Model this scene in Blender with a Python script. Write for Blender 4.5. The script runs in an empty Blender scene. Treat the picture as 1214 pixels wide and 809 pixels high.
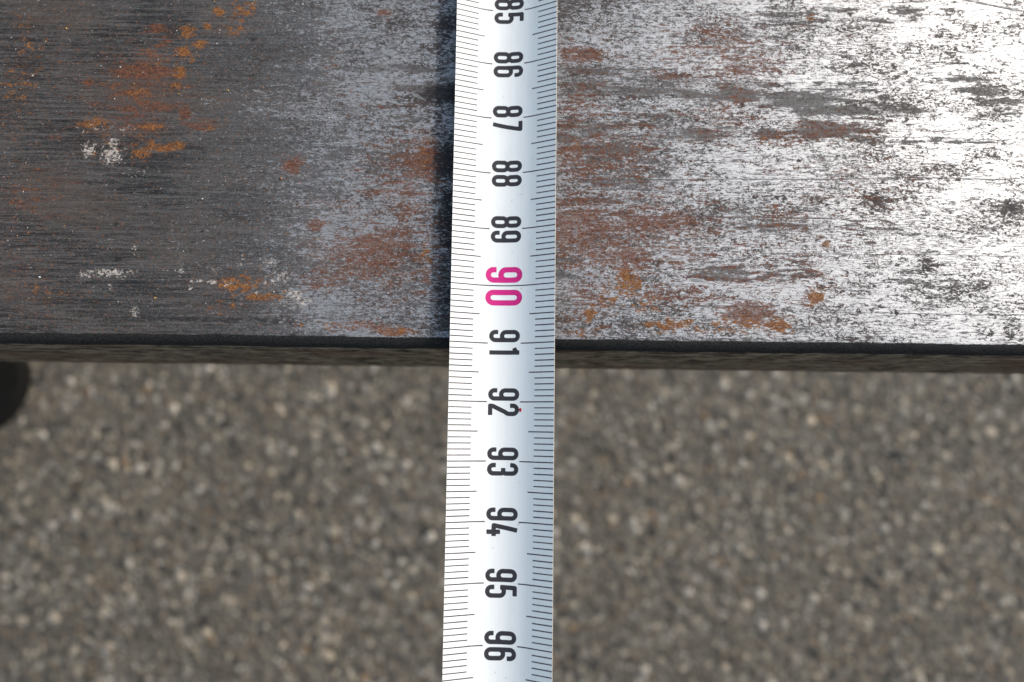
import bpy, math, random
import numpy as np
from mathutils import Matrix, Vector

random.seed(7)
rng = np.random.default_rng(11)
scene = bpy.context.scene
COL = scene.collection
MM = 0.001

# ------------------------------------------------------------------ camera
cam_data = bpy.data.cameras.new('camera')
cam = bpy.data.objects.new('camera', cam_data)
COL.objects.link(cam)
scene.camera = cam
cam_data.sensor_width = 36.0
cam_data.lens = 28.0
cam_data.clip_start = 0.005
cam_data.clip_end = 200.0
cam.matrix_world = (Matrix.Translation((0.001484, -0.014463, 0.135767))
                    @ Matrix.Rotation(0.1092, 4, 'X') @ Matrix.Rotation(0.0124, 4, 'Z'))
cam_data.dof.use_dof = True
cam_data.dof.focus_distance = 0.1352
cam_data.dof.aperture_fstop = 12.5

# ------------------------------------------------------------------ sky, sun, exposure
SUN_EL, SUN_ROT = 31.0, 58.0
world = bpy.data.worlds.new('World')
scene.world = world
world.use_nodes = True
wn = world.node_tree.nodes
sky = wn.new('ShaderNodeTexSky')
sky.sky_type = 'NISHITA'
sky.sun_disc = False
sky.sun_elevation = math.radians(SUN_EL)
sky.sun_rotation = math.radians(SUN_ROT)
sky.air_density = 1.6
sky.dust_density = 3.5
sky.ozone_density = 1.5
world.node_tree.links.new(sky.outputs[0], wn['Background'].inputs[0])
wn['Background'].inputs[1].default_value = 0.15

sun_data = bpy.data.lights.new('sun', 'SUN')
sun_data.energy = 2.0
sun_data.angle = math.radians(4.0)
sun_data.color = (1.0, 0.99, 0.975)
sun = bpy.data.objects.new('sun', sun_data)
COL.objects.link(sun)
e, r = math.radians(SUN_EL), math.radians(SUN_ROT)
sdir = Vector((math.sin(r) * math.cos(e), math.cos(r) * math.cos(e), math.sin(e)))
sun.rotation_euler = sdir.to_track_quat('Z', 'Y').to_euler()
sun.location = (1.0, 0.6, 1.0)

vs = scene.view_settings
vs.view_transform = 'Standard'
vs.look = 'None'
vs.exposure = 0.40
vs.gamma = 1.0
vs.use_curve_mapping = False


# ------------------------------------------------------------------ helpers
class G:
    """small node-graph builder"""
    def __init__(self, name):
        self.mat = bpy.data.materials.new(name)
        self.mat.use_nodes = True
        self.t = self.mat.node_tree
        self.n = self.t.nodes
        self.bsdf = self.n['Principled BSDF']

    def put(self, sock, v):
        if hasattr(v, 'is_output'):
            self.t.links.new(v, sock)
        elif isinstance(v, tuple) and len(v) == 3 and sock.type == 'RGBA':
            sock.default_value = (*v, 1.0)
        else:
            sock.default_value = v

    def math(self, op, a, b=0.0, c=0.0, clamp=False):
        n = self.n.new('ShaderNodeMath')
        n.operation = op
        n.use_clamp = clamp
        for i, v in enumerate((a, b, c)):
            self.put(n.inputs[i], v)
        return n.outputs[0]

    def add(self, a, b): return self.math('ADD', a, b)
    def sub(self, a, b): return self.math('SUBTRACT', a, b)
    def mul(self, a, b): return self.math('MULTIPLY', a, b)

    def step(self, v, lo, hi):
        n = self.n.new('ShaderNodeMapRange')
        n.interpolation_type = 'SMOOTHSTEP'
        self.put(n.inputs[0], v)
        n.inputs[1].default_value = lo
        n.inputs[2].default_value = hi
        return n.outputs[0]

    def lin(self, v, a, b, c, d):
        n = self.n.new('ShaderNodeMapRange')
        self.put(n.inputs[0], v)
        for i, q in enumerate((a, b, c, d)):
            n.inputs[i + 1].default_value = q
        return n.outputs[0]

    def mix(self, f, a, b):
        n = self.n.new('ShaderNodeMix')
        n.data_type = 'RGBA'
        self.put(n.inputs[0], f)
        self.put(n.inputs[6], a)
        self.put(n.inputs[7], b)
        return n.outputs[2]

    def mixf(self, f, a, b):
        n = self.n.new('ShaderNodeMix')
        n.data_type = 'FLOAT'
        self.put(n.inputs[0], f)
        self.put(n.inputs[2], a)
        self.put(n.inputs[3], b)
        return n.outputs[0]

    def coords(self):
        if not hasattr(self, '_c'):
            n = self.n.new('ShaderNodeTexCoord')
            m = self.n.new('ShaderNodeVectorMath')
            m.operation = 'SCALE'
            self.t.links.new(n.outputs['Object'], m.inputs[0])
            m.inputs[3].default_value = 1000.0       # millimetres
            self._c = m.outputs[0]
        return self._c

    def noise(self, scale=(1, 1, 1), off=(0, 0, 0), detail=4.0, rough=0.6, dist=0.0, rot=0.0, vec=None):
        m = self.n.new('ShaderNodeMapping')
        self.put(m.inputs[0], vec or self.coords())
        m.inputs['Location'].default_value = off
        m.inputs['Rotation'].default_value = (0, 0, rot)
        m.inputs['Scale'].default_value = scale
        n = self.n.new('ShaderNodeTexNoise')
        self.t.links.new(m.outputs[0], n.inputs['Vector'])
        n.inputs['Scale'].default_value = 1.0
        n.inputs['Detail'].default_value = detail
        n.inputs['Roughness'].default_value = rough
        n.inputs['Distortion'].default_value = dist
        return n.outputs[0]

    def attr(self, name):
        n = self.n.new('ShaderNodeAttribute')
        n.attribute_name = name
        return n

    def bump(self, h, strength, dist, prev=None):
        n = self.n.new('ShaderNodeBump')
        n.inputs['Strength'].default_value = strength
        n.inputs['Distance'].default_value = dist
        self.put(n.inputs['Height'], h)
        if prev is not None:
            self.put(n.inputs['Normal'], prev)
        return n.outputs[0]

    def out(self, **kw):
        for k, v in kw.items():
            self.put(self.bsdf.inputs[k.replace('_', ' ')], v)
        return self.mat


def mesh_obj(name, verts, faces, mat, parent=None, smooth=False):
    me = bpy.data.meshes.new(name)
    me.from_pydata([tuple(map(float, v)) for v in verts], [], [tuple(map(int, f)) for f in faces])
    me.materials.append(mat)
    if smooth:
        me.polygons.foreach_set('use_smooth', [True] * len(me.polygons))
    me.update()
    o = bpy.data.objects.new(name, me)
    COL.objects.link(o)
    o.parent = parent
    return o


def empty(name, loc=(0, 0, 0)):
    o = bpy.data.objects.new(name, None)
    o.empty_display_size = 0.02
    o.location = loc
    COL.objects.link(o)
    return o


def tag(o, label=None, category=None, group=None, kind=None):
    for k, v in (('label', label), ('category', category), ('group', group), ('kind', kind)):
        if v:
            o[k] = v


def fattr(o, name, values):
    a = o.data.attributes.new(name, 'FLOAT', 'POINT')
    a.data.foreach_set('value', np.asarray(values, dtype=np.float32))


GROUND_Z = -0.45
BEAM_TOP = -0.000168          # the blade's underside rests on it
FRONT_Y, BACK_Y = -1.0, 99.0  # mm
BEAM_H, FIL = 44.0, 2.0
X_LEFT, X_RIGHT = -1000.0, 150.0

# stains and wear measured on the beam, plus painted tape shade: (x, y, half width, half depth in mm, strength, turn in degrees)
WEAR_SHADE = {
    'rust': [
        (60.8,29.4,8.89,6.13,0.4,0), (57.4,38.5,10.44,2.17,0.6,0), (49.1,36.9,5.96,1.54,0.6,0), (-65.3,45.5,9.29,7.87,0.5,0), (-65.7,39.3,8.94,4.67,0.45,0), (23.7,19.1,19.1,10.58,0.55,0),
        (19.3,34.2,13.38,9.28,0.5,0), (37.4,51.5,16.57,7.93,0.5,0), (44.1,11.9,17.53,10.46,0.4,0), (59.2,27.1,17.74,15.37,0.3,0), (-18.8,15.6,13.18,10.53,0.5,0), (-17.7,30.7,8.89,7.68,0.5,0),
        (-63,56.1,1.81,1.11,0.8,0), (-64.2,51.5,2.71,1.11,0.8,0), (-65,47.9,6.9,1.42,1,0), (-66,43.9,3.59,1.41,0.9,0), (-61.3,41.4,2.99,0.93,0.9,0), (-67.3,41.1,2.09,1.09,0.7,0),
        (-57.1,40.2,1.19,1.55,0.9,0), (-74.3,45.7,1.05,1.41,0.8,0), (-64.8,37.7,4.47,1.24,0.7,0), (-53.7,38.3,3.87,1.08,0.6,0), (-61.3,53.4,1.36,0.95,0.8,0), (-71.8,42,5.98,2.18,0.35,0),
        (-61.6,45.6,8.99,8.66,0.3,0), (-79.6,36,1.78,1.24,0.5,0), (-23.2,15.5,10.98,5.09,0.75,22), (-14.8,32.2,3.86,5.23,0.8,0), (-19.1,26.8,7.39,3.04,0.6,0), (-29.3,23.7,7.37,2.12,0.4,0),
        (-37.3,30.9,2.07,1.84,0.8,0), (-32.9,20.2,1.76,1.2,0.9,0), (-33.2,16.9,3.81,1.05,0.6,0), (-29.6,11,5.83,2.97,0.6,0), (-17.4,20.1,5.88,9.08,0.5,0), (-31,49.1,2.1,7.11,0.3,0),
        (-22.3,59.5,1.51,1.28,0.7,0), (-22.5,42.9,8.97,6.26,0.25,0), (-24.9,2.9,5.8,1.32,0.5,0), (-19.1,2,4.35,1.02,0.9,0), (-83.2,25.3,8.85,6.1,0.35,0), (-82.8,10.3,8.74,8.96,0.25,0),
        (13.4,52.2,4.82,1.9,0.85,0), (37.5,56.3,7.56,3.5,0.6,0), (43.5,50.8,9.03,4.43,0.6,0), (13.4,41.8,5.98,9.39,0.5,0), (38.8,40.6,8.96,7.01,0.45,0), (13.4,20.5,8.82,7.56,0.75,0),
        (26.7,21.4,8.83,2.41,0.85,0), (19.3,16,10.26,4.19,0.7,0), (42.5,5.7,6.11,2.21,0.9,0), (29.5,8.8,10.2,2.96,0.55,0), (14.9,32.6,8.91,6.15,0.6,0), (23.8,31.2,8.9,6.14,0.4,0),
        (48.8,22.4,5.89,3.63,0.5,0), (58.8,59.8,13.65,6.42,0.2,0), (48.4,9,8.75,5.93,0.35,0), (13.5,7.1,5.82,5.91,0.5,0), (11.9,33.3,3.71,3.84,0.7,0), (17.9,52.9,13.57,6.35,0.3,0),
        (60.9,31.7,13.36,9.24,0.15,0),
    ],
    'ochre': [
        (-57.4,55.5,1.66,1.27,1,0), (-53.9,56.4,1.06,1.11,1,0), (-52,59.1,1.21,1.28,0.9,0), (-57.9,51.9,1.66,1.11,1,0), (-55.1,53,1.51,0.95,0.9,0), (-58.4,47.9,1.35,1.41,1,0),
        (-65.7,43.9,2.69,1.09,0.7,0), (-59.4,34.1,3.56,0.92,1,12), (-62.7,34.4,1.19,0.92,1,0), (-64.5,32.7,1.78,1.38,0.8,0), (-49.4,56,3.32,1.43,0.75,0), (-47.7,59.5,2.73,1.76,0.8,0),
        (-85.8,51.8,2.41,2.85,0.5,0), (-87.2,57.1,2.42,3.84,0.45,0), (-83,51.6,1.81,2.53,0.42,0), (-86.7,40.6,5.97,9.4,0.36,0), (-81.5,51.6,7.52,11.16,0.32,0), (-83.7,22.2,5.88,9.13,0.28,0),
        (-60.3,50,3.76,1.26,0.5,0), (-87,45.2,4.49,4.72,0.5,0), (-73.1,38.4,3.28,1.4,0.85,0), (-62.6,37.5,2.98,1.24,0.7,0), (-56.6,50.3,3.01,0.95,0.6,0), (-59.3,45.6,1.8,0.78,0.8,0),
        (-68.4,34.6,8.91,4.63,0.3,0), (-79.7,8.1,6.55,1.48,0.45,0), (-52.2,37.9,2.98,0.93,0.5,0), (-50.9,42.6,1.49,1.56,0.4,0), (-45.6,9.7,4.95,2.07,0.75,0), (-41.1,7.6,4.36,1.18,0.8,0),
        (-47.5,5.6,4.36,1.18,0.5,0), (-13.6,15.6,2.05,2.99,0.6,0), (-14.8,33,2.97,3.07,0.45,0), (-29.3,2.9,8.7,0.88,0.5,0), (-18.4,1.8,3.19,0.73,0.9,0), (21.5,10.9,2.92,2.67,0.95,0),
        (19,8.6,2.62,3.85,0.65,0), (14.9,5.3,1.45,1.76,0.9,0), (28.7,3.6,5.22,1.32,0.9,0), (37.4,3.9,3.48,1.32,0.7,0), (54,8.8,1.75,1.48,1,0), (47.1,3.7,2.9,1.32,0.9,0),
        (24.4,6.9,2.91,1.47,0.7,0), (41.8,3.8,4.35,1.32,0.7,0), (13.5,2,4.35,1.17,0.6,0), (54.5,59.7,1.21,0.8,0.8,0), (46.2,36.9,2.98,1.23,0.5,0), (56,18,2.06,1.5,0.6,0),
        (33.8,2.6,13.05,0.73,0.6,0), (11.9,34.9,2.97,3.08,0.4,0),
    ],
    'film': [
        (86.8,45.9,7.5,1.88,0.7,0), (77.4,36.5,8.94,1.23,0.5,0), (54.2,59.7,15.16,2.24,0.45,0), (32.8,37.5,13.41,1.54,0.6,0), (13.4,46.5,6,3.14,0.5,0), (17.9,28.8,8.88,1.22,0.6,0),
        (59,21,13.25,1.2,0.5,0), (37,23.8,7.37,1.21,0.5,0), (24.6,45.4,10.5,0.78,0.9,0), (14.9,49.4,7.52,0.47,0.9,0), (40.3,44.8,10.49,1.09,0.95,0), (52.3,44.2,8.99,1.72,1,0),
        (59.7,42.4,10.47,1.25,1,0), (69.5,42.4,5.99,0.54,0.9,0), (57.4,38.5,7.76,1.7,1,0), (46.9,37.6,2.98,1.24,0.8,0), (59.9,46.3,7.5,1.1,0.7,0), (80.2,48.6,3.61,0.79,0.9,0),
        (14.9,38.8,5.37,1.7,0.7,0), (10.4,36.4,2.98,1.54,0.8,0), (17.9,34.5,6.69,1.08,0.7,0), (38.3,12.6,5.55,1.19,0.95,0), (48.5,13.4,5.85,2.08,0.6,0), (41.9,46.9,9.01,0.94,0.7,0),
        (89,44.4,3.6,2.19,0.6,0), (86.6,42,5.98,0.78,0.6,0), (14.9,25,8.85,2.12,0.5,0), (26.8,40.5,5.97,1.24,0.6,0), (71.9,12.2,4.38,2.08,0.5,0), (69.4,60.7,13.66,1.92,0.4,0),
        (29.9,47.5,9.01,1.25,0.5,0), (-13.6,45.4,5.99,1.41,0.9,0), (-19.7,48.9,9.02,0.79,0.7,0), (-27,41.3,7.47,0.62,0.6,0), (-18,39.9,4.48,1.24,0.5,0), (47.3,20.9,7.36,1.51,0.5,0),
    ],
    'chalk': [
        (-73.5,33.3,1.63,1.85,0.9,0), (-69.5,32.5,2.08,2.15,0.95,0), (-69.4,34.9,1.49,0.92,0.8,0), (-72.3,37.6,4.47,1.24,0.55,0), (-67,37.4,1.79,0.93,0.6,0), (-66.8,33.9,0.89,0.92,0.7,0),
        (-39.1,10.9,3.21,1.48,0.7,20), (-36,7.9,2.62,1.18,0.85,-20), (-34.5,6.8,1.74,0.74,0.9,0), (-40.6,13.5,1.75,1.19,0.6,0), (-36.7,6.5,3.49,1.18,0.6,0), (-43.3,8.6,2.91,1.18,0.5,0),
        (-68.3,11.5,4.96,0.89,0.85,0), (-72.6,10.9,1.46,0.74,0.9,0), (-68.1,9,1.16,1.48,0.6,0), (-63.8,5.4,0.87,0.74,0.9,0), (-63.1,4.2,1.16,0.73,0.8,0), (-64.2,15.7,0.59,1.5,0.7,0),
        (-56,12.9,0.58,3.58,0.65,0), (-53.2,10.2,1.75,0.59,0.8,0), (-50.7,10,1.31,0.59,0.9,0), (-47.5,9.9,1.46,0.59,0.8,0), (-54.3,8.9,0.73,0.59,0.8,0), (-50.1,12.2,0.88,0.59,0.8,0),
        (-60,19.5,0.59,0.9,0.5,0), (-58.1,19.9,0.59,2.41,0.5,0), (-45.8,13.7,1.17,1.79,0.5,0), (-70.9,27.7,3.25,1.22,0.5,0), (-65,29.3,2.66,1.07,0.5,0), (-51.1,18.1,11.73,7.54,0.2,0),
    ],
    'soot_shade': [
        (-11.3,57.2,2.72,6.39,0.7,0), (-11.2,44.3,4.79,2.34,1,0), (-10.6,32.3,2.67,6.15,0.85,0), (-10.1,21.7,2.21,9.1,0.85,0), (-10.1,9.7,2.04,7.43,0.75,0), (-12,38.4,2.09,3.1,0.7,0),  # strip left of the blade: its cast shadow painted over dark scale speckles
        (-61.1,26,0.74,0.76,0.9,-40), (-67.8,20.2,0.73,0.45,1,0), (-67,13.9,0.88,0.75,1,0), (-54.3,17.1,0.73,0.3,1,0), (-43.4,50.5,2.11,0.32,0.7,40), (-45.5,54.1,0.75,0.48,1,0),
        (-74.5,37.6,5.95,1.55,0.4,0), (-75.8,56.4,13.59,6.4,0.35,0), (-81.3,49.2,10.51,3.95,0.3,0), (-70.9,50.9,9.03,3.16,0.3,0), (-49.6,46.5,4.5,0.94,0.5,0), (-48.1,44.9,5.99,0.78,0.4,0),
        (-57.6,3.6,29,0.73,0.8,0), (-43.1,3.1,17.4,0.59,0.7,0), (-77.8,1.8,14.48,0.59,0.5,0), (64.6,53.5,6.04,9.56,0.35,0), (65.1,26.4,2.36,2.74,0.7,0), (73.1,14.3,2.05,1.79,0.75,0),
        (88.7,25.2,1.77,1.82,0.8,0), (64.1,37.9,2.39,2.17,0.5,0), (60.8,30.9,2.08,1.84,0.6,0), (68.3,50.4,2.11,3.95,0.5,0), (83.8,2.8,0.73,0.59,1,0), (87,2.4,0.87,0.59,1,0),
        (86.9,3.9,0.73,0.59,0.9,0), (82.4,3,0.58,0.44,0.8,0), (67.7,6.1,0.58,0.44,1,0), (61.3,6.4,0.44,0.44,1,0), (24.9,19.1,0.44,0.45,1,0), (41.7,43.1,0.6,0.47,1,0),
        (89,44.4,3.6,3.13,0.4,0), (88.2,30.5,4.45,2.14,0.3,0), (82.4,31.9,1.78,1.53,0.4,0), (14.8,60.8,7.58,4.81,0.35,0),
    ],
}


# scratches along the bar top in its own millimetres: (x start, x end, y start, y end, width)
SCRATCHES = [(433.2, 518.4, -19.83, -18.74, 0.13), (433.3, 485.6, -26.2, -26.29, 0.16), (433.4, 473.4, -42.13, -42.07, 0.14), (475.5, 517.0, -42.78, -42.99, 0.1), (505.2, 520.2, 14.88, 11.87, 0.28), (433.1, 454.9, 0.28, 0.56, 0.2), (469.2, 517.6, -32.64, -32.63, 0.08), (351.1, 385.1, -20.27, -20.14, 0.1), (372.4, 397.9, -3.02, -2.53, 0.12), (438.4, 518.8, -11.8, -11.53, 0.08)]


# ------------------------------------------------------------------ ground material and sheet
def asphalt_material():
    g = G('asphalt')
    a = g.noise((0.30, 0.30, 0.3), detail=5, rough=0.7)
    b = g.noise((0.010, 0.010, 0.01), (3, 1, 0), detail=3)
    v = g.n.new('ShaderNodeTexVoronoi')
    v.inputs['Scale'].default_value = 0.21
    g.t.links.new(g.coords(), v.inputs['Vector'])
    cell = g.n.new('ShaderNodeSeparateColor')
    g.t.links.new(v.outputs['Color'], cell.inputs[0])
    c = g.mix(g.step(cell.outputs[0], 0.0, 1.0), (0.050, 0.044, 0.035), (0.150, 0.132, 0.105))
    c = g.mix(g.step(cell.outputs[1], 0.84, 0.9), c, (0.27, 0.245, 0.205))
    c = g.mix(g.mul(g.step(cell.outputs[2], 0.75, 0.8), 0.6), c, (0.13, 0.095, 0.062))
    c = g.mix(g.mul(g.step(a, 0.4, 0.7), 0.35), c, (0.05, 0.045, 0.038))
    c = g.mix(g.mul(g.step(b, 0.4, 0.7), 0.2), c, (0.11, 0.088, 0.062))
    h = g.math('MULTIPLY', v.outputs['Distance'], -0.8)
    nrm = g.bump(g.add(h, a), 0.5, 0.001)
    return g.out(Base_Color=c, Roughness=0.85, Normal=nrm)


ground = mesh_obj('ground', [(-60, -60, GROUND_Z), (60, -60, GROUND_Z), (60, 60, GROUND_Z), (-60, 60, GROUND_Z)],
                  [(0, 1, 2, 3)], asphalt_material())
tag(ground, kind='structure')


def stone_material():
    g = G('aggregate_stone')
    t = g.attr('tint').outputs['Color']
    n = g.noise((0.9, 0.9, 0.9), detail=4, rough=0.7)
    c = g.mix(g.lin(n, 0.3, 0.7, 0.0, 0.35), t, (0.06, 0.055, 0.05))
    return g.out(Base_Color=c, Roughness=0.8, Normal=g.bump(n, 0.3, 0.0003))


def build_aggregate():
    # crushed-stone aggregate standing proud of the worn asphalt, one uncountable mass
    phi = (1 + 5 ** 0.5) / 2
    ico = np.array([(-1, phi, 0), (1, phi, 0), (-1, -phi, 0), (1, -phi, 0), (0, -1, phi), (0, 1, phi),
                    (0, -1, -phi), (0, 1, -phi), (phi, 0, -1), (phi, 0, 1), (-phi, 0, -1), (-phi, 0, 1)], float)
    ico /= np.linalg.norm(ico[0])
    fac = np.array([(0, 11, 5), (0, 5, 1), (0, 1, 7), (0, 7, 10), (0, 10, 11), (1, 5, 9), (5, 11, 4), (11, 10, 2),
                    (10, 7, 6), (7, 1, 8), (3, 9, 4), (3, 4, 2), (3, 2, 6), (3, 6, 8), (3, 8, 9), (4, 9, 5),
                    (2, 4, 11), (6, 2, 10), (8, 6, 7), (9, 8, 1)])
    x0, x1, y0, y1 = -0.56, 0.53, -0.36, 0.20
    sets = [(3.5, 9000), (2.5, 20000), (1.6, 30000)]
    V, F, C = [], [], []
    base = 0
    pal = np.array([(0.140, 0.125, 0.105), (0.095, 0.085, 0.073), (0.175, 0.152, 0.122), (0.070, 0.065, 0.058),
                    (0.150, 0.142, 0.132), (0.125, 0.100, 0.072), (0.46, 0.41, 0.335), (0.48, 0.46, 0.43),
                    (0.24, 0.160, 0.090), (0.045, 0.041, 0.037)])
    pw = np.array([.19, .16, .14, .13, .10, .09, .055, .05, .02, .065])
    for rad, n in sets:
        px = rng.uniform(x0, x1, n)
        py = rng.uniform(y0, y1, n)
        d = np.minimum(np.minimum(px - x0, x1 - px), np.minimum(py - y0, y1 - py))
        keep = rng.uniform(0, 1, n) < np.clip(d / 0.09, 0, 1)          # thins out towards the rim
        px, py = px[keep], py[keep]
        n = len(px)
        rr = rad * MM * rng.uniform(0.6, 1.35, n)
        sc = np.stack([rr * rng.uniform(.75, 1.25, n), rr * rng.uniform(.75, 1.25, n), rr * rng.uniform(.10, .18, n)], 1)
        ang = rng.uniform(0, 6.283, n)
        jit = rng.uniform(0.78, 1.2, (n, 12, 1))
        P = ico[None] * jit * sc[:, None, :]
        ca, sa = np.cos(ang)[:, None], np.sin(ang)[:, None]
        X = P[..., 0] * ca - P[..., 1] * sa + px[:, None]
        Y = P[..., 0] * sa + P[..., 1] * ca + py[:, None]
        Z = P[..., 2] + GROUND_Z + rr[:, None] * rng.uniform(-.05, .02, n)[:, None]
        V.append(np.stack([X, Y, Z], -1).reshape(-1, 3))
        F.append((fac[None] + (np.arange(n) * 12)[:, None, None] + base).reshape(-1, 3))
        base += n * 12
        ci = rng.choice(len(pal), n, p=pw)
        c = pal[ci] * np.array([.72, .68, .615]) * rng.uniform(.75, 1.25, n)[:, None]
        C.append(np.repeat(c, 12, 0))
    V, F, C = np.concatenate(V), np.concatenate(F), np.concatenate(C)
    me = bpy.data.meshes.new('aggregate')
    me.vertices.add(len(V))
    me.vertices.foreach_set('co', V.astype(np.float32).ravel())
    me.loops.add(len(F) * 3)
    me.loops.foreach_set('vertex_index', F.astype(np.int32).ravel())
    me.polygons.add(len(F))
    me.polygons.foreach_set('loop_start', np.arange(0, len(F) * 3, 3, dtype=np.int32))
    me.update(calc_edges=True)
    a = me.attributes.new('tint', 'FLOAT_COLOR', 'POINT')
    a.data.foreach_set('color', np.concatenate([C, np.ones((len(C), 1))], 1).astype(np.float32).ravel())
    me.materials.append(stone_material())
    o = bpy.data.objects.new('asphalt_aggregate', me)
    COL.objects.link(o)
    tag(o, 'grey brown crushed stone aggregate of the asphalt below the bar', 'gravel', kind='stuff')


build_aggregate()


# ------------------------------------------------------------------ steel beam
def steel_material():
    g = G('weathered_steel')
    A = {k: g.attr(k).outputs['Fac'] for k in ('bare', 'rust', 'ochre', 'film', 'chalk', 'soot_shade', 'edge', 'side', 'polish')}
    S1 = g.noise((0.16, 0.95, 0.5), (5, 2, 0), detail=6, rough=0.62)
    S2 = g.noise((0.95, 1.9, 1.0), (1, 8, 3), detail=5, rough=0.68, dist=0.6)
    S3 = g.noise((3.4, 5.0, 3.0), (9, 4, 1), detail=3, rough=0.6)
    H1 = g.noise((0.035, 6.0, 1.0), (2, 7, 1), detail=4, rough=0.7)
    H2 = g.noise((0.22, 6.5, 1.0), (6, 1, 4), detail=5, rough=0.75)
    D1 = g.noise((0.8, 1.6, 1.0), (31, 5, 2), detail=5, rough=0.7, dist=1.2, rot=0.5)
    L1 = g.noise((0.045, 0.09, 0.1), (4, 13, 2), detail=3, rough=0.5)

    # ---- mill-scale base
    tone = g.add(g.add(g.mul(g.noise((0.07, 1.9, 1.0), (3, 77, 1), detail=6, rough=0.7), 0.34), g.mul(H2, 0.32)), g.add(g.mul(S3, 0.22), g.mul(L1, 0.12)))
    base = g.mix(g.step(tone, 0.43, 0.585), (0.011, 0.0103, 0.0100), (0.098, 0.091, 0.086))
    base = g.mix(g.mul(g.step(L1, 0.42, 0.66), 0.5), base, (0.062, 0.046, 0.036))
    base = g.mix(g.mul(g.step(g.add(A['bare'], g.mul(g.sub(S2, 0.5), 0.09)), -0.135, 0.0), 0.62), base, g.mix(g.step(S3, 0.35, 0.65), (0.060, 0.060, 0.062), (0.165, 0.164, 0.168)))
    dash = g.noise((0.55, 5.5, 1.0), (37, 19, 2), detail=4, rough=0.7)
    base = g.mix(g.mul(g.step(g.add(dash, g.mul(g.sub(S1, 0.5), 0.35)), 0.56, 0.64), 0.75), base, (0.014, 0.013, 0.0135))
    # tiny pale grains and brown flecks in the scale
    flk = g.noise((2.6, 3.4, 2.0), (17, 3, 5), detail=1, rough=0.5)
    base = g.mix(g.mul(g.step(flk, 0.70, 0.78), 0.75), base, (0.30, 0.28, 0.265))
    flb = g.noise((1.6, 2.6, 2.0), (7, 23, 5), detail=2, rough=0.6)
    base = g.mix(g.mul(g.step(flb, 0.60, 0.70), 0.65), base, (0.16, 0.075, 0.035))

    # ---- bare, brushed metal where the scale is worn through
    v = g.add(g.add(g.mul(S1, 0.40), g.mul(S2, 0.34)), g.add(g.mul(S3, 0.16), g.mul(H1, 0.10)))
    vb = g.add(g.add(v, A['bare']), g.mul(g.sub(L1, 0.5), 0.22))
    bare = g.step(vb, 0.47, 0.545)
    D2 = g.noise((1.9, 3.0, 1.0), (11, 45, 2), detail=4, rough=0.65, dist=0.8)
    L2 = g.noise((0.07, 0.14, 0.1), (21, 3, 9), detail=3, rough=0.6)
    cloud = g.mul(g.sub(L2, 0.5), 0.42)
    pit = g.math('MAXIMUM', g.step(g.add(g.add(D1, cloud), g.mul(A['soot_shade'], 0.16)), 0.555, 0.615),
                 g.step(g.add(g.add(g.mul(D2, 0.7), g.mul(S1, 0.3)), g.mul(cloud, 0.7)), 0.54, 0.59))
    # long drag scratches along the bar and one curving off at the far corner
    sx = g.n.new('ShaderNodeSeparateXYZ')
    g.t.links.new(g.coords(), sx.inputs[0])
    PX, PY = sx.outputs[0], sx.outputs[1]
    wig = g.noise((0.05, 0.02, 0.1), (2, 2, 2), detail=2)
    scr = 0.0
    for (xa, xb, ya, yb, wd) in SCRATCHES:
        kk = (yb - ya) / (xb - xa)
        d = g.math('ABSOLUTE', g.sub(PY, g.add(g.add(g.mul(PX, kk), ya - kk * xa), g.mul(g.sub(wig, 0.5), 1.1))))
        on = g.mul(g.sub(1.0, g.step(d, wd * 0.5, wd * 1.2)), g.mul(g.step(PX, xa, xa + 3), g.sub(1.0, g.step(PX, xb - 4, xb))))
        scr = g.math('MAXIMUM', scr, g.mul(on, g.step(S2, 0.38, 0.5)))
    bare = g.mul(bare, g.sub(1.0, g.mul(pit, 0.92)))
    dshm = g.step(g.add(dash, g.mul(g.sub(S1, 0.5), 0.5)), 0.54, 0.60)
    bare = g.mul(bare, g.sub(1.0, g.mul(dshm, 0.8)))
    filmv = g.add(g.mul(A['film'], 0.36), g.add(g.mul(S1, 1.25), g.mul(S2, 0.7)))
    film = g.mul(g.step(filmv, 1.11, 1.20), g.step(A['film'], 0.02, 0.2))
    bare = g.mul(bare, g.sub(1.0, g.mul(film, 0.93)))
    bare = g.mul(bare, g.math('ADD', A['polish'], g.mul(g.sub(S2, 0.5), 0.8), clamp=True))
    line = g.step(H1, 0.66, 0.72)
    bare = g.mul(bare, g.sub(1.0, g.math('MAXIMUM', g.mul(line, 0.5), g.mul(scr, 0.9))))

    # ---- rust
    R1 = g.noise((0.55, 1.5, 1.0), (41, 11, 6), detail=7, rough=0.78, dist=0.7)
    rv = g.add(g.add(g.mul(A['rust'], 0.46), g.mul(D2, 0.8)), g.add(g.mul(R1, 0.95), g.mul(S1, 0.75)))
    rust = g.mul(g.step(rv, 1.46, 1.55), g.step(A['rust'], 0.03, 0.15))
    O1 = g.noise((0.85, 1.2, 1.0), (61, 17, 3), detail=6, rough=0.72, dist=0.4)
    ov = g.add(g.mul(A['ochre'], 0.40), g.add(g.mul(O1, 1.25), g.mul(S1, 0.3)))
    ochre = g.mul(g.step(ov, 0.98, 1.10), g.step(A['ochre'], 0.03, 0.15))
    C1 = g.noise((1.5, 2.0, 1.0), (71, 7, 3), detail=4, rough=0.7, dist=0.8)
    cv = g.add(g.mul(A['chalk'], 0.34), g.mul(C1, 1.1))
    chalk = g.mul(g.step(cv, 0.77, 0.89), g.step(A['chalk'], 0.03, 0.2))
    sv = g.add(g.mul(A['soot_shade'], 0.55), g.mul(D1, 0.6))
    soot_shade = g.mul(g.step(sv, 0.60, 0.78), g.step(A['soot_shade'], 0.03, 0.2))

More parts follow.
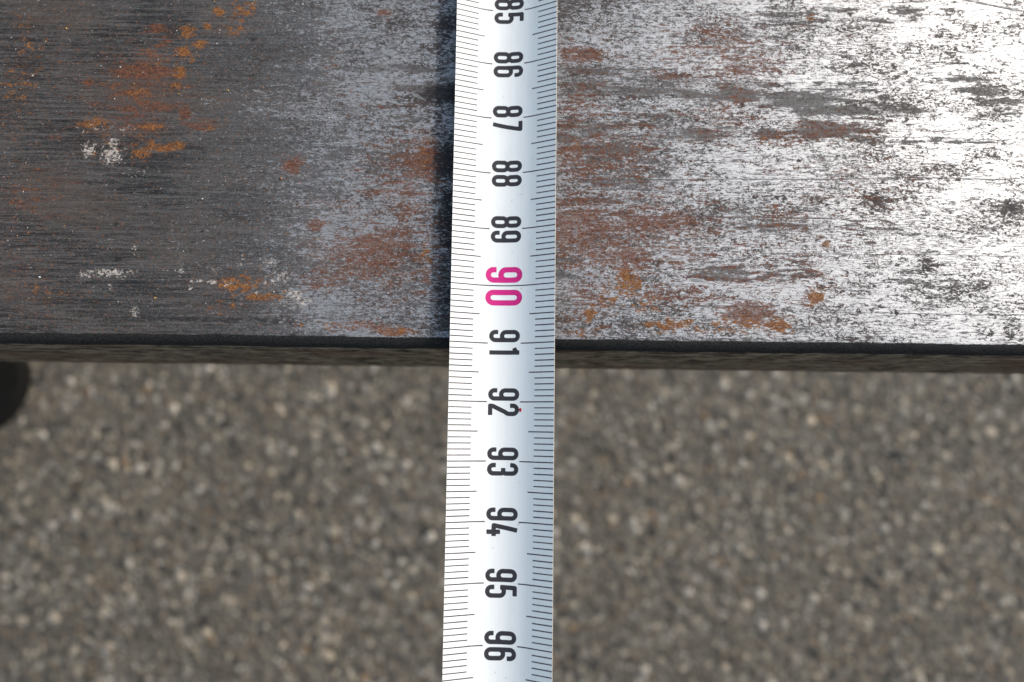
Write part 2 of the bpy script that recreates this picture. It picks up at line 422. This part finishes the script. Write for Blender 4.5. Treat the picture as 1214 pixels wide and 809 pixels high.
    rcol = g.mix(g.step(S3, 0.36, 0.66), (0.058, 0.025, 0.018), (0.190, 0.072, 0.038))
    rcol = g.mix(g.mul(g.step(D2, 0.52, 0.62), 0.7), rcol, (0.200, 0.088, 0.048))
    rcol = g.mix(g.mul(g.step(S2, 0.53, 0.62), 0.75), rcol, (0.040, 0.020, 0.016))
    ocol = g.mix(g.step(S3, 0.36, 0.66), (0.10, 0.038, 0.014), (0.31, 0.135, 0.042))
    ocol = g.mix(g.mul(g.step(S2, 0.51, 0.60), 0.7), ocol, (0.13, 0.045, 0.020))
    mcol = g.mix(g.step(H2, 0.3, 0.7), (0.37, 0.373, 0.38), (0.57, 0.574, 0.582))
    fcol = g.mix(g.step(S3, 0.3, 0.7), (0.070, 0.067, 0.066), (0.130, 0.122, 0.117))

    c = g.mix(film, base, fcol)
    halo = g.math('MAXIMUM', g.mul(A['rust'], g.lin(R1, 0.35, 0.65, 0.15, 0.75)), g.mul(A['ochre'], g.lin(O1, 0.35, 0.65, 0.1, 0.7)))
    c = g.mix(g.mul(halo, 0.65), c, (0.085, 0.042, 0.026))
    c = g.mix(bare, c, mcol)
    c = g.mix(g.mul(pit, g.mul(g.step(A['bare'], -0.12, 0.02), 0.75)), c, (0.040, 0.030, 0.026))
    c = g.mix(g.mul(rust, g.lin(S2, 0.35, 0.65, 0.95, 0.6)), c, rcol)
    c = g.mix(g.mul(ochre, 0.92), c, ocol)
    c = g.mix(g.mul(soot_shade, 0.8), c, (0.018, 0.017, 0.018))
    c = g.mix(g.mul(chalk, 0.85), c, (0.48, 0.42, 0.37))
    # near-black colour along the rounded corner, brown scale on the upright faces
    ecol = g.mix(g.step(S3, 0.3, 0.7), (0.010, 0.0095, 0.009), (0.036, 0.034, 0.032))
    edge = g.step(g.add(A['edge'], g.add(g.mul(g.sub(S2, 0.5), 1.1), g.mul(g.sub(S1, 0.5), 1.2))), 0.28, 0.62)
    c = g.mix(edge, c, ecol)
    Z1 = g.noise((0.12, 1.0, 0.22), (3, 3, 8), detail=5, rough=0.65)
    Z2 = g.noise((0.35, 1.0, 0.45), (13, 3, 2), detail=4, rough=0.7)
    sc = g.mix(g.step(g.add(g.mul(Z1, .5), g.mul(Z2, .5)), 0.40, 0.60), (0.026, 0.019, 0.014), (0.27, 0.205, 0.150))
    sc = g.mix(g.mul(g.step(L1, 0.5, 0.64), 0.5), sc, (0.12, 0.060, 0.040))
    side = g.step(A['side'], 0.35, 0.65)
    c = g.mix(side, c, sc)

    notflat = g.sub(1.0, g.math('MAXIMUM', edge, side))
    metal = g.mul(g.mul(bare, notflat), g.mul(g.sub(1.0, g.mul(rust, 0.9)), g.mul(g.sub(1.0, ochre), g.sub(1.0, g.math('MAXIMUM', soot_shade, chalk)))))
    rough = g.mixf(metal, g.mixf(film, 0.56, 0.50), g.lin(S2, 0.3, 0.7, 0.45, 0.54))
    rough = g.mixf(g.math('MAXIMUM', rust, g.math('MAXIMUM', ochre, chalk)), rough, 0.85)
    rough = g.mixf(side, rough, 0.75)

    hgt = g.add(g.mul(H2, 0.35), g.add(g.mul(S3, 0.40), g.add(g.mul(R1, 0.5), g.mul(D2, 0.3))))
    nrm = g.bump(hgt, 0.5, 0.00008)
    return g.out(Base_Color=c, Metallic=metal, Roughness=rough, Normal=nrm,
                 Specular_IOR_Level=g.mixf(notflat, 0.06, g.mixf(g.math('MAXIMUM', g.math('MAXIMUM', rust, ochre), g.math('MAXIMUM', film, pit)), 0.42, 0.18)))


STEEL = steel_material()


def blob_field(X, Y, blobs):
    out = np.zeros_like(X)
    for (cx, cy, rx, ry, s, a) in blobs:
        t = math.radians(a)
        dx, dy = X - cx, Y - cy
        u = (dx * math.cos(t) + dy * math.sin(t)) / rx
        w = (-dx * math.sin(t) + dy * math.cos(t)) / ry
        out = np.maximum(out, s * np.exp(-0.75 * (u * u + w * w) ** 1.3))
    return out


def build_beam():
    root = empty('steel_bar', (-0.425, 0.049, GROUND_Z))
    tag(root, 'weathered grey steel bar with rust stains and a rounded black edge under the tape', 'steel bar')
    off = -Vector(root.location)

    # cross-section (y, z in mm, z from the top), walked from the front foot over the top to the back foot
    prof, part = [], []
    zb = -BEAM_H
    for k in range(5):
        a = math.pi / 2 * (1 - k / 4)
        prof.append((FRONT_Y + FIL - FIL * math.cos(math.pi / 2 - a), zb + FIL - FIL * math.sin(math.pi / 2 - a)))
    prof = [(FRONT_Y + FIL - FIL * math.sin(t), zb + FIL - FIL * math.cos(t)) for t in np.linspace(0, math.pi / 2, 6)]
    for z in np.linspace(zb + FIL, -FIL, 30)[1:-1]:
        prof.append((FRONT_Y, z))
    for t in np.linspace(0, math.pi / 2, 10):
        prof.append((FRONT_Y + FIL - FIL * math.cos(t), -FIL + FIL * math.sin(t)))
    ys = list(np.linspace(FRONT_Y + FIL, 68.0, 118))[1:] + list(np.linspace(68, BACK_Y - FIL, 12))[1:]
    prof += [(y, 0.0) for y in ys]
    for t in np.linspace(0, math.pi / 2, 8)[1:]:
        prof.append((BACK_Y - FIL + FIL * math.sin(t), -FIL + FIL * math.cos(t)))
    for t in np.linspace(0, math.pi / 2, 6):
        prof.append((BACK_Y - FIL + FIL * math.cos(t), zb + FIL - FIL * math.sin(t)))
    prof = np.array(prof)
    xs = np.concatenate([np.linspace(X_LEFT, -100, 60)[:-1], np.linspace(-100, 98, 340), np.linspace(98, X_RIGHT, 14)[1:]])
    nx, npf = len(xs), len(prof)
    X = np.repeat(xs[:, None], npf, 1)
    Y = np.repeat(prof[None, :, 0], nx, 0).copy()
    Z = np.repeat(prof[None, :, 1], nx, 0).copy()
    # slightly uneven rolled corner
    wob = 0.10 * np.sin(xs * 0.11 + 1) + 0.06 * np.sin(xs * 0.37) + 0.04 * np.sin(xs * 0.9 + 2)
    corner = np.exp(-((Y - FRONT_Y) ** 2 + Z ** 2) / 6.0)
    Y = Y + corner * wob[:, None] * 0.8
    V = np.stack([X * MM + off.x, Y * MM + off.y, Z * MM + BEAM_TOP + off.z], -1).reshape(-1, 3)
    F = []
    for i in range(nx - 1):
        for j in range(npf):
            k = (j + 1) % npf
            F.append((i * npf + j, (i + 1) * npf + j, (i + 1) * npf + k, i * npf + k))
    F.append(tuple(range(npf)))
    F.append(tuple((nx - 1) * npf + j for j in reversed(range(npf))))
    o = mesh_obj('bar_body', V, F, STEEL, root)
    sm = np.ones(len(o.data.polygons), bool)
    sm[-2:] = False
    o.data.polygons.foreach_set('use_smooth', sm)
    for k in ('rust', 'ochre', 'film', 'chalk', 'soot_shade'):
        fattr(o, k, blob_field(X, Y, WEAR_SHADE[k]).ravel())
    # how far the scale is worn off along the beam
    kx = [-1000, -95, -66, -50, -38, -27, -12, 10, 30, 55, 80, 150]
    kb = [-.14, -.15, -.13, -.085, -.03, 0.03, 0.05, 0.02, 0.03, 0.06, 0.08, 0.08]
    fattr(o, 'polish', np.interp(X, [-100, -30, -12, 12, 45], [.5, .55, .62, .82, 1.08]).ravel())
    fattr(o, 'bare', np.interp(X, kx, kb).ravel())
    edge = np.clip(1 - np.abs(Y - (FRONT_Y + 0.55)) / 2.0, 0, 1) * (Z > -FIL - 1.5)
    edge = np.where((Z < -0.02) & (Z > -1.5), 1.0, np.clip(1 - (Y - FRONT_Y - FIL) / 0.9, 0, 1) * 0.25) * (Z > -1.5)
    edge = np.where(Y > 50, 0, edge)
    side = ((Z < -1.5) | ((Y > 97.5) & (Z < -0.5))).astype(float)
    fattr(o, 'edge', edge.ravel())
    fattr(o, 'side', side.ravel())

    # legs: flat rectangular tubes with two rubber pads each
    g = G('leg_steel')
    n = g.noise((0.05, 0.05, 0.02), detail=6, rough=0.7)
    leg_mat = g.out(Base_Color=g.mix(g.step(n, .4, .65), (0.03, 0.028, 0.027), (0.09, 0.06, 0.045)), Roughness=0.7,
                    Normal=g.bump(n, .4, .0006))
    g = G('foot_rubber')
    n = g.noise((0.3, 0.3, 0.3), detail=4)
    pad_mat = g.out(Base_Color=g.mix(n, (0.004, 0.004, 0.004), (0.009, 0.009, 0.0085)), Roughness=0.95, Specular_IOR_Level=0.1)

    def rounded(w, d, rad, z0, z1, cx, cy):
        ring = []
        for sx, sy, a0 in ((1, 1, 0), (-1, 1, 90), (-1, -1, 180), (1, -1, 270)):
            for k in range(5):
                a = math.radians(a0 + 22.5 * k)
                ring.append((cx + sx * (w / 2 - rad) + rad * math.cos(a), cy + sy * (d / 2 - rad) + rad * math.sin(a)))
        m = len(ring)
        vs_ = [(x * MM + off.x, y * MM + off.y, z0 + off.z) for x, y in ring] + \
              [(x * MM + off.x, y * MM + off.y, z1 + off.z) for x, y in ring]
        fs = [(i, (i + 1) % m, (i + 1) % m + m, i + m) for i in range(m)]
        fs += [tuple(reversed(range(m))), tuple(range(m, 2 * m))]
        return vs_, fs

    for lx in (-397.0, -900.0):
        lv, lf = rounded(40, 96, 4, GROUND_Z + 0.012, BEAM_TOP - BEAM_H * MM + 0.0005, lx, 49)
        leg = mesh_obj('leg', lv, lf, leg_mat, root)
        for py in (19.0, 79.0):
            prof2 = [(0, 0), (45, 0), (47, 2), (47, 9), (44, 12.5), (0, 12.5)]
            seg = 40
            pv = [(lx * MM + off.x, py * MM + off.y, GROUND_Z + off.z + 0.0)]
            pf = []
            for rr, zz in prof2[1:-1]:
                for k in range(seg):
                    a = 2 * math.pi * k / seg
                    sc = 1.0 if py < 50 else 0.98
                    pv.append(((lx + rr * sc * math.cos(a)) * MM + off.x, (py + 0.66 * rr * sc * math.sin(a)) * MM + off.y if py > 50
                               else (py + rr * math.sin(a) * (1.0 if math.sin(a) < 0 else 0.62)) * MM + off.y, zz * MM + GROUND_Z + off.z))
            pv.append((lx * MM + off.x, py * MM + off.y, 0.0125 + GROUND_Z + off.z))
            nr = len(prof2) - 2
            for q in range(nr - 1):
                for k in range(seg):
                    a_, b_ = 1 + q * seg + k, 1 + q * seg + (k + 1) % seg
                    pf.append((a_, b_, b_ + seg, a_ + seg))
            for k in range(seg):
                pf.append((0, 1 + (k + 1) % seg, 1 + k))
                pf.append((len(pv) - 1, 1 + (nr - 1) * seg + k, 1 + (nr - 1) * seg + (k + 1) % seg))
            mesh_obj('foot_pad', pv, pf, pad_mat, leg)
    return root


build_beam()


# ------------------------------------------------------------------ tape measure
R_ARC, A_HALF, WING = 11.0, math.radians(26.5), 4.35
HALF_U = R_ARC * A_HALF + WING
THICK = 0.14
ROLL = math.atan(0.068)
TURN = -0.0008
M0, M1 = 79.4, 100.6            # visible stretch of the blade, in centimetres on its scale


def blade_point(u, m, lift=0.0):
    """u mm across the unrolled blade, m centimetre reading, lift mm along the surface normal -> world metres"""
    u = np.asarray(u, float)
    m = np.asarray(m, float)
    au = np.abs(u)
    arc = R_ARC * A_HALF
    t = np.minimum(au, arc) / R_ARC
    ext = np.maximum(au - arc, 0)
    x = R_ARC * np.sin(t) + ext * math.cos(A_HALF)
    z = R_ARC * (1 - np.cos(t)) + ext * math.sin(A_HALF)
    nx = -np.sin(t) * np.sign(u)
    nz = np.cos(t)
    x = x * np.sign(u) + nx * lift
    z = z + nz * lift
    X = x * math.cos(ROLL) - z * math.sin(ROLL)
    Z = x * math.sin(ROLL) + z * math.cos(ROLL)
    s = -(m - 91.0) * 10.0
    return np.stack([(X * math.cos(TURN) - s * math.sin(TURN)) * MM, (s * math.cos(TURN) + X * math.sin(TURN)) * MM, Z * MM], -1)


def tape_materials():
    g = G('tape_lacquer')
    s = g.noise((9.0, 0.03, 1.0), detail=3, rough=0.6)
    sp = g.noise((1.1, 1.1, 1.0), (5, 5, 5), detail=2, rough=0.5)
    c = g.mix(g.step(s, 0.3, 0.7), (0.735, 0.742, 0.722), (0.775, 0.782, 0.762))
    c = g.mix(g.mul(g.step(sp, 0.715, 0.77), 0.5), c, (0.40, 0.38, 0.36))
    gr = g.noise((0.22, 0.10, 1.0), (15, 2, 5), detail=5, rough=0.7)
    c = g.mix(g.mul(g.step(gr, 0.5, 0.72), 0.14), c, (0.50, 0.50, 0.48))
    fs = g.noise((0.35, 2.4, 1.0), (8, 2, 5), detail=2, rough=0.6)
    c = g.mix(g.mul(g.step(fs, 0.70, 0.78), 0.25), c, (0.45, 0.44, 0.43))
    body = g.out(Base_Color=c, Roughness=g.lin(gr, 0.3, 0.7, 0.43, 0.54), Normal=g.bump(s, 0.05, 0.00003))
    body.node_tree.nodes['Principled BSDF'].inputs['Specular IOR Level'].default_value = 0.2

    def ink(name, col):
        q = G(name)
        n = q.noise((5.0, 5.0, 1.0), detail=3)
        cc = q.mix(q.step(n, 0.3, 0.75), col, tuple(min(1, v * 1.5 + 0.006) for v in col))
        return q.out(Base_Color=cc, Roughness=0.55, Specular_IOR_Level=0.25)
    q = G('blade_steel_rim')
    rim = q.out(Base_Color=(0.60, 0.55, 0.50), Metallic=0.3, Roughness=0.45)
    return body, ink('black_ink', (0.026, 0.024, 0.028)), ink('magenta_ink', (0.47, 0.014, 0.155)), ink('tick_ink', (0.030, 0.022, 0.030)), rim


LACQUER, INK, MAGENTA, TICK, RIM = tape_materials()


# digits as centre-line strokes in a box W x H (stroke centres), unioned through a distance field
def arc_pts(cx, cy, rx, ry, a0, a1, n=14):
    return [(cx + rx * math.cos(math.radians(a0 + (a1 - a0) * k / n)), cy + ry * math.sin(math.radians(a0 + (a1 - a0) * k / n)))
            for k in range(n + 1)]


def stadium(x0, y0, x1, y1, ry=None):
    rx = (x1 - x0) / 2
    ry = ry or rx
    cx = (x0 + x1) / 2
    p = arc_pts(cx, y1 - ry, rx, ry, 0, 180) + arc_pts(cx, y0 + ry, rx, ry, 180, 360)
    return p + [p[0]]


def strokes(d, W, H):
    r = W / 2
    if d == '0':
        return [stadium(0, 0, W, H, r * 1.05)]
    if d == '8':
        return [stadium(0, 0, W, H * .515, r), stadium(W * .03, H * .515, W * .97, H, r * .97)]
    if d in '96':
        loop = stadium(0, H * .40, W, H, r)
        hook = [(W, H * .72), (W, r)] + arc_pts(r, r, r, r, 0, -180)[1:] + [(0, H * .255)]
        out = [loop, hook]
        if d == '6':
            out = [[(W - x, H - y) for x, y in s] for s in out]
        return out
    if d == '5':
        return [[(W * 1.0, H), (W * .06, H), (W * .0, H * .47)],
                [(W * .02, H * .50), (W * .10, H * .565)] + arc_pts(r, H * .60 - r, r, r, 130, 0) + arc_pts(r, r, r, r, 0, -180) + [(0, H * .25)]]
    if d == '7':
        return [[(-.03, H), (W + .02, H), (W * .97, H * .93), (W * .33, -W * .20)]]
    if d == '1':
        return [[(W * .68, -W * .2), (W * .68, H + W * .2)], [(W * .70, H - .12), (W * .42, H * .90), (W * .12, H * .865)]]
    if d == '2':
        return [[(0, H * .74), (0, H - r)] + arc_pts(r, H - r, r, r, 180, 0)[1:] + arc_pts(W * .0, H * .70, W, H * .22, 0, -38, 8)[1:] + [(W * .06, H * .10), (W * .02, 0), (W + .22, 0)]]
    if d == '3':
        return [[(0, H * .78), (0, H - r)] + arc_pts(r, H - r, r, r, 180, 0)[1:] + [(W, H * .60)] + arc_pts(W - r * .8, H * .60, r * .8, H * .085, 0, -90, 8)[1:] + [(W * .34, H * .515)],
                [(W * .34, H * .515), (W - r * .8, H * .515)] + arc_pts(W - r * .8, H * .43, r * .8, H * .085, 90, 0, 8)[1:] + [(W, r)] + arc_pts(r, r, r, r, 0, -180)[1:] + [(0, H * .24)]]
    if d == '4':
        return [[(W * .52, H + W * .2), (-W * .02, H * .20), (W + .34, H * .20)], [(W * .74, H * .43), (W * .74, -W * .2)]]
    return []


_glyphs = {}


def glyph(d, W, H, sw):
    """filled outline of one digit by marching squares on the stroke distance field; box origin at the lower left"""
    key = (d, W, H)
    if key in _glyphs:
        return _glyphs[key]
    st = 0.055
    cw, ch = W - sw, H - sw
    gx = np.arange(-sw, cw + sw + .4, st)
    gy = np.arange(-sw, ch + sw + .2, st)
    PX, PY = np.meshgrid(gx, gy, indexing='ij')
    D = np.full(PX.shape, 9.0)
    for line in strokes(d, cw, ch):
        closed = line[0] == line[-1]
        for k in range(len(line) - 1):
            (ax, ay), (bx, by) = line[k], line[k + 1]
            dx, dy = bx - ax, by - ay
            L = math.hypot(dx, dy)
            if L < 1e-6:
                continue
            t = ((PX - ax) * dx + (PY - ay) * dy) / (L * L)
            tc = np.clip(t, 0, 1)
            q = np.hypot(PX - ax - tc * dx, PY - ay - tc * dy)
            if not closed and k == 0:
                q = np.where(t < 0, np.maximum(q, sw / 2 - t * L), q)
            if not closed and k == len(line) - 2:
                q = np.where(t > 1, np.maximum(q, sw / 2 + (t - 1) * L), q)
            D = np.minimum(D, q)
    S = sw / 2 - D                       # positive inside
    V, F, cache = [], [], {}

    def vert(k, x, y):
        if k not in cache:
            cache[k] = len(V)
            V.append((x, y))
        return cache[k]
    nx, ny = S.shape
    for i in range(nx - 1):
        for j in range(ny - 1):
            c = [(i, j), (i + 1, j), (i + 1, j + 1), (i, j + 1)]
            s = [S[a] for a in c]
            if max(s) <= 0:
                continue
            poly = []
            for q in range(4):
                a, b = c[q], c[(q + 1) % 4]
                sa, sb = s[q], s[(q + 1) % 4]
                if sa > 0:
                    poly.append(vert(a, gx[a[0]], gy[a[1]]))
                if (sa > 0) != (sb > 0):
                    t = sa / (sa - sb)
                    poly.append(vert((min(a, b), max(a, b)), gx[a[0]] + t * (gx[b[0]] - gx[a[0]]), gy[a[1]] + t * (gy[b[1]] - gy[a[1]])))
            if len(poly) >= 3:
                F.append(poly)
    V = np.array(V) + sw / 2
    _glyphs[key] = (V, F)
    return _glyphs[key]


def build_tape():
    root = empty('tape_measure', (0.0, 0.0, 0.0))
    tag(root, 'white steel tape measure laid across the bar, reading eighty five to ninety six', 'tape measure')

    # blade
    arc = R_ARC * A_HALF
    us = np.concatenate([np.linspace(-HALF_U, -arc, 8)[:-1], np.linspace(-arc, arc, 49), np.linspace(arc, HALF_U, 8)[1:]])
    ms = np.linspace(M0, M1, 60)
    U, M = np.meshgrid(us, ms)
    top = blade_point(U, M).reshape(-1, 3)
    bot = blade_point(U, M, -THICK).reshape(-1, 3)
    nu, nm = len(us), len(ms)
    V = np.concatenate([top, bot])
    n = len(top)
    F, mi = [], []
    for i in range(nm - 1):
        for j in range(nu - 1):
            a, b, c, d = i * nu + j, i * nu + j + 1, (i + 1) * nu + j + 1, (i + 1) * nu + j
            F.append((d, c, b, a)); mi.append(0)
            F.append((a + n, b + n, c + n, d + n)); mi.append(2)
    rim = [i * nu for i in range(nm)] + [(nm - 1) * nu + j for j in range(1, nu)] + \
          [i * nu + nu - 1 for i in range(nm - 2, -1, -1)] + [j for j in range(nu - 2, 0, -1)]
    k0 = len(V)
    V = np.concatenate([V, V[rim], V[[q + n for q in rim]]])          # the cut rim keeps its own crisp edges
    nr = len(rim)
    for q in range(nr):
        w_ = (q + 1) % nr
        F.append((k0 + q, k0 + nr + q, k0 + nr + w_, k0 + w_)); mi.append(1)
    blade = mesh_obj('blade', V, F, LACQUER, root)
    blade.data.materials.append(RIM)
    q = G('blade_underside')
    un = q.noise((0.4, 0.05, 1.0), detail=4)
    blade.data.materials.append(q.out(Base_Color=q.mix(un, (0.05, 0.048, 0.045), (0.12, 0.115, 0.105)), Roughness=0.5))
    blade.data.polygons.foreach_set('material_index', mi)
    blade.data.polygons.foreach_set('use_smooth', [m != 1 for m in mi])

    # scale marks: short millimetre, longer half-centimetre and long centimetre lines from both edges
    LIFT = 0.008
    V, F = [], []

    def mark(u0, u1, m, w):
        k = max(2, int(abs(u1 - u0) / 0.35) + 1)
        uu = np.linspace(u0, u1, k)
        a = blade_point(uu, np.full(k, m - w / 20), LIFT)
        b = blade_point(uu, np.full(k, m + w / 20), LIFT)
        base = len(V)
        V.extend(a); V.extend(b)
        for q in range(k - 1):
            F.append((base + q + k, base + q + k + 1, base + q + 1, base + q))
    edge = HALF_U - 0.02
    for mm in range(int(M0 * 10) + 2, int(M1 * 10) - 1):
        m = mm / 10
        w = 0.188 + random.uniform(-.012, .012)
        if mm % 100 == 0:
            mark(-edge, edge, m, 0.185)
        elif mm % 10 == 0:
            mark(-edge, -edge + 6.75, m, 0.192)
            mark(edge - 6.35, edge, m, 0.192)
        elif mm % 5 == 0:
            mark(-edge, -edge + 5.25, m, 0.192)
            mark(edge - 4.80, edge, m, 0.192)
        else:
            mark(-edge, -edge + 4.10, m, w)
            mark(edge - 3.70, edge, m, w)
    mesh_obj('scale_marks', V, F, TICK, blade)

    # numbers, read with the blade turned: glyph up is across the blade, text runs along it
    for num in range(80, 101):
        red = num % 10 == 0
        W, H, gap, sw = (2.76, 6.45, 1.22, 0.94) if red else (2.13, 5.35, 0.46, 0.745)
        txt = str(num % 100).zfill(2) if num == 100 else str(num)
        if num == 100:
            continue
        V, F = [], []
        for k, ch in enumerate(txt):
            gv, gf = glyph(ch, W, H, sw)
            along = gv[:, 0] + (-(W + gap / 2) if k == 0 else gap / 2)       # mm towards higher readings
            across = gv[:, 1] - H / 2 + (-0.02 if red else 0.22)
            base = len(V)
            V.extend(blade_point(across, num + (along + (0.05 if not red else 0.1)) / 10, LIFT))
            F.extend([[base + q for q in f] for f in gf])
        mesh_obj('printed_number', V, F, MAGENTA if red else INK, blade)

    # a tiny red paint fleck stuck to the blade beside the 92
    g = G('red_paint')
    redm = g.out(Base_Color=(0.45, 0.012, 0.012), Roughness=0.4)
    V, F = [], []
    seg = 14
    cu, cm, rr = 3.12, 92.13, 0.24
    prev = None
    rings = [(1.0, 0.0), (0.7, 0.05), (0.0, 0.075)]
    for q, (f, z) in enumerate(rings):
        for k in range(seg):
            a = 2 * math.pi * k / seg
            du = rr * f * math.cos(a) * 1.0
            dm = rr * f * math.sin(a) * 1.25 + (0.10 * f if math.sin(a) > 0.5 else 0)
            V.append(blade_point(cu + du, cm + dm / 10, 0.005 + z))
    for q in range(len(rings) - 1):
        for k in range(seg):
            F.append((q * seg + k, (q + 1) * seg + k, (q + 1) * seg + (k + 1) % seg, q * seg + (k + 1) % seg))
    fl = mesh_obj('paint_fleck', V, F, redm, blade, True)
    fl['label'] = 'tiny red paint fleck stuck beside the number ninety two'


build_tape()


# ------------------------------------------------------------------ loose grit on the beam
def build_grit():
    g = G('grit')
    t = g.attr('tint').outputs['Color']
    mat = g.out(Base_Color=t, Roughness=0.7)
    o8 = np.array([(1, 0, 0), (-1, 0, 0), (0, 1, 0), (0, -1, 0), (0, 0, 1), (0, 0, -1)], float)
    of = [(0, 2, 4), (2, 1, 4), (1, 3, 4), (3, 0, 4), (2, 0, 5), (1, 2, 5), (3, 1, 5), (0, 3, 5)]
    V, F, C = [], [], []
    pal = [(.55, .53, .5)] * 6 + [(.35, .32, .3)] * 4 + [(.02, .018, .017)] * 4 + [(.5, .28, .06)] * 2 + [(.3, .12, .05)] * 2
    for i in range(620):
        x = random.uniform(-94, 94) if random.random() < .35 else random.uniform(-94, -25)
        y = random.uniform(2.5, 66)
        if abs(x) < 10:
            continue
        s = random.uniform(.05, .11) if random.random() < .9 else random.uniform(.12, .22)
        a = random.uniform(0, 6.28)
        col = random.choice(pal)
        sx, sy, sz = s * random.uniform(.8, 1.6), s * random.uniform(.7, 1.1), s * random.uniform(.5, .9)
        base = len(V)
        for p in o8:
            px, py, pz = p[0] * sx * random.uniform(.7, 1.2), p[1] * sy * random.uniform(.7, 1.2), p[2] * sz
            V.append(((x + px * math.cos(a) - py * math.sin(a)) * MM, (y + px * math.sin(a) + py * math.cos(a)) * MM,
                      BEAM_TOP + (pz + sz * .7) * MM))
            C.append((*col, 1.0))
        F += [tuple(base + q for q in f) for f in of]
    o = mesh_obj('grit', V, F, mat)
    a = o.data.attributes.new('tint', 'FLOAT_COLOR', 'POINT')
    a.data.foreach_set('color', np.array(C, dtype=np.float32).ravel())
    tag(o, 'fine loose grit and rust crumbs scattered on the bar top', 'grit', kind='stuff')


build_grit()
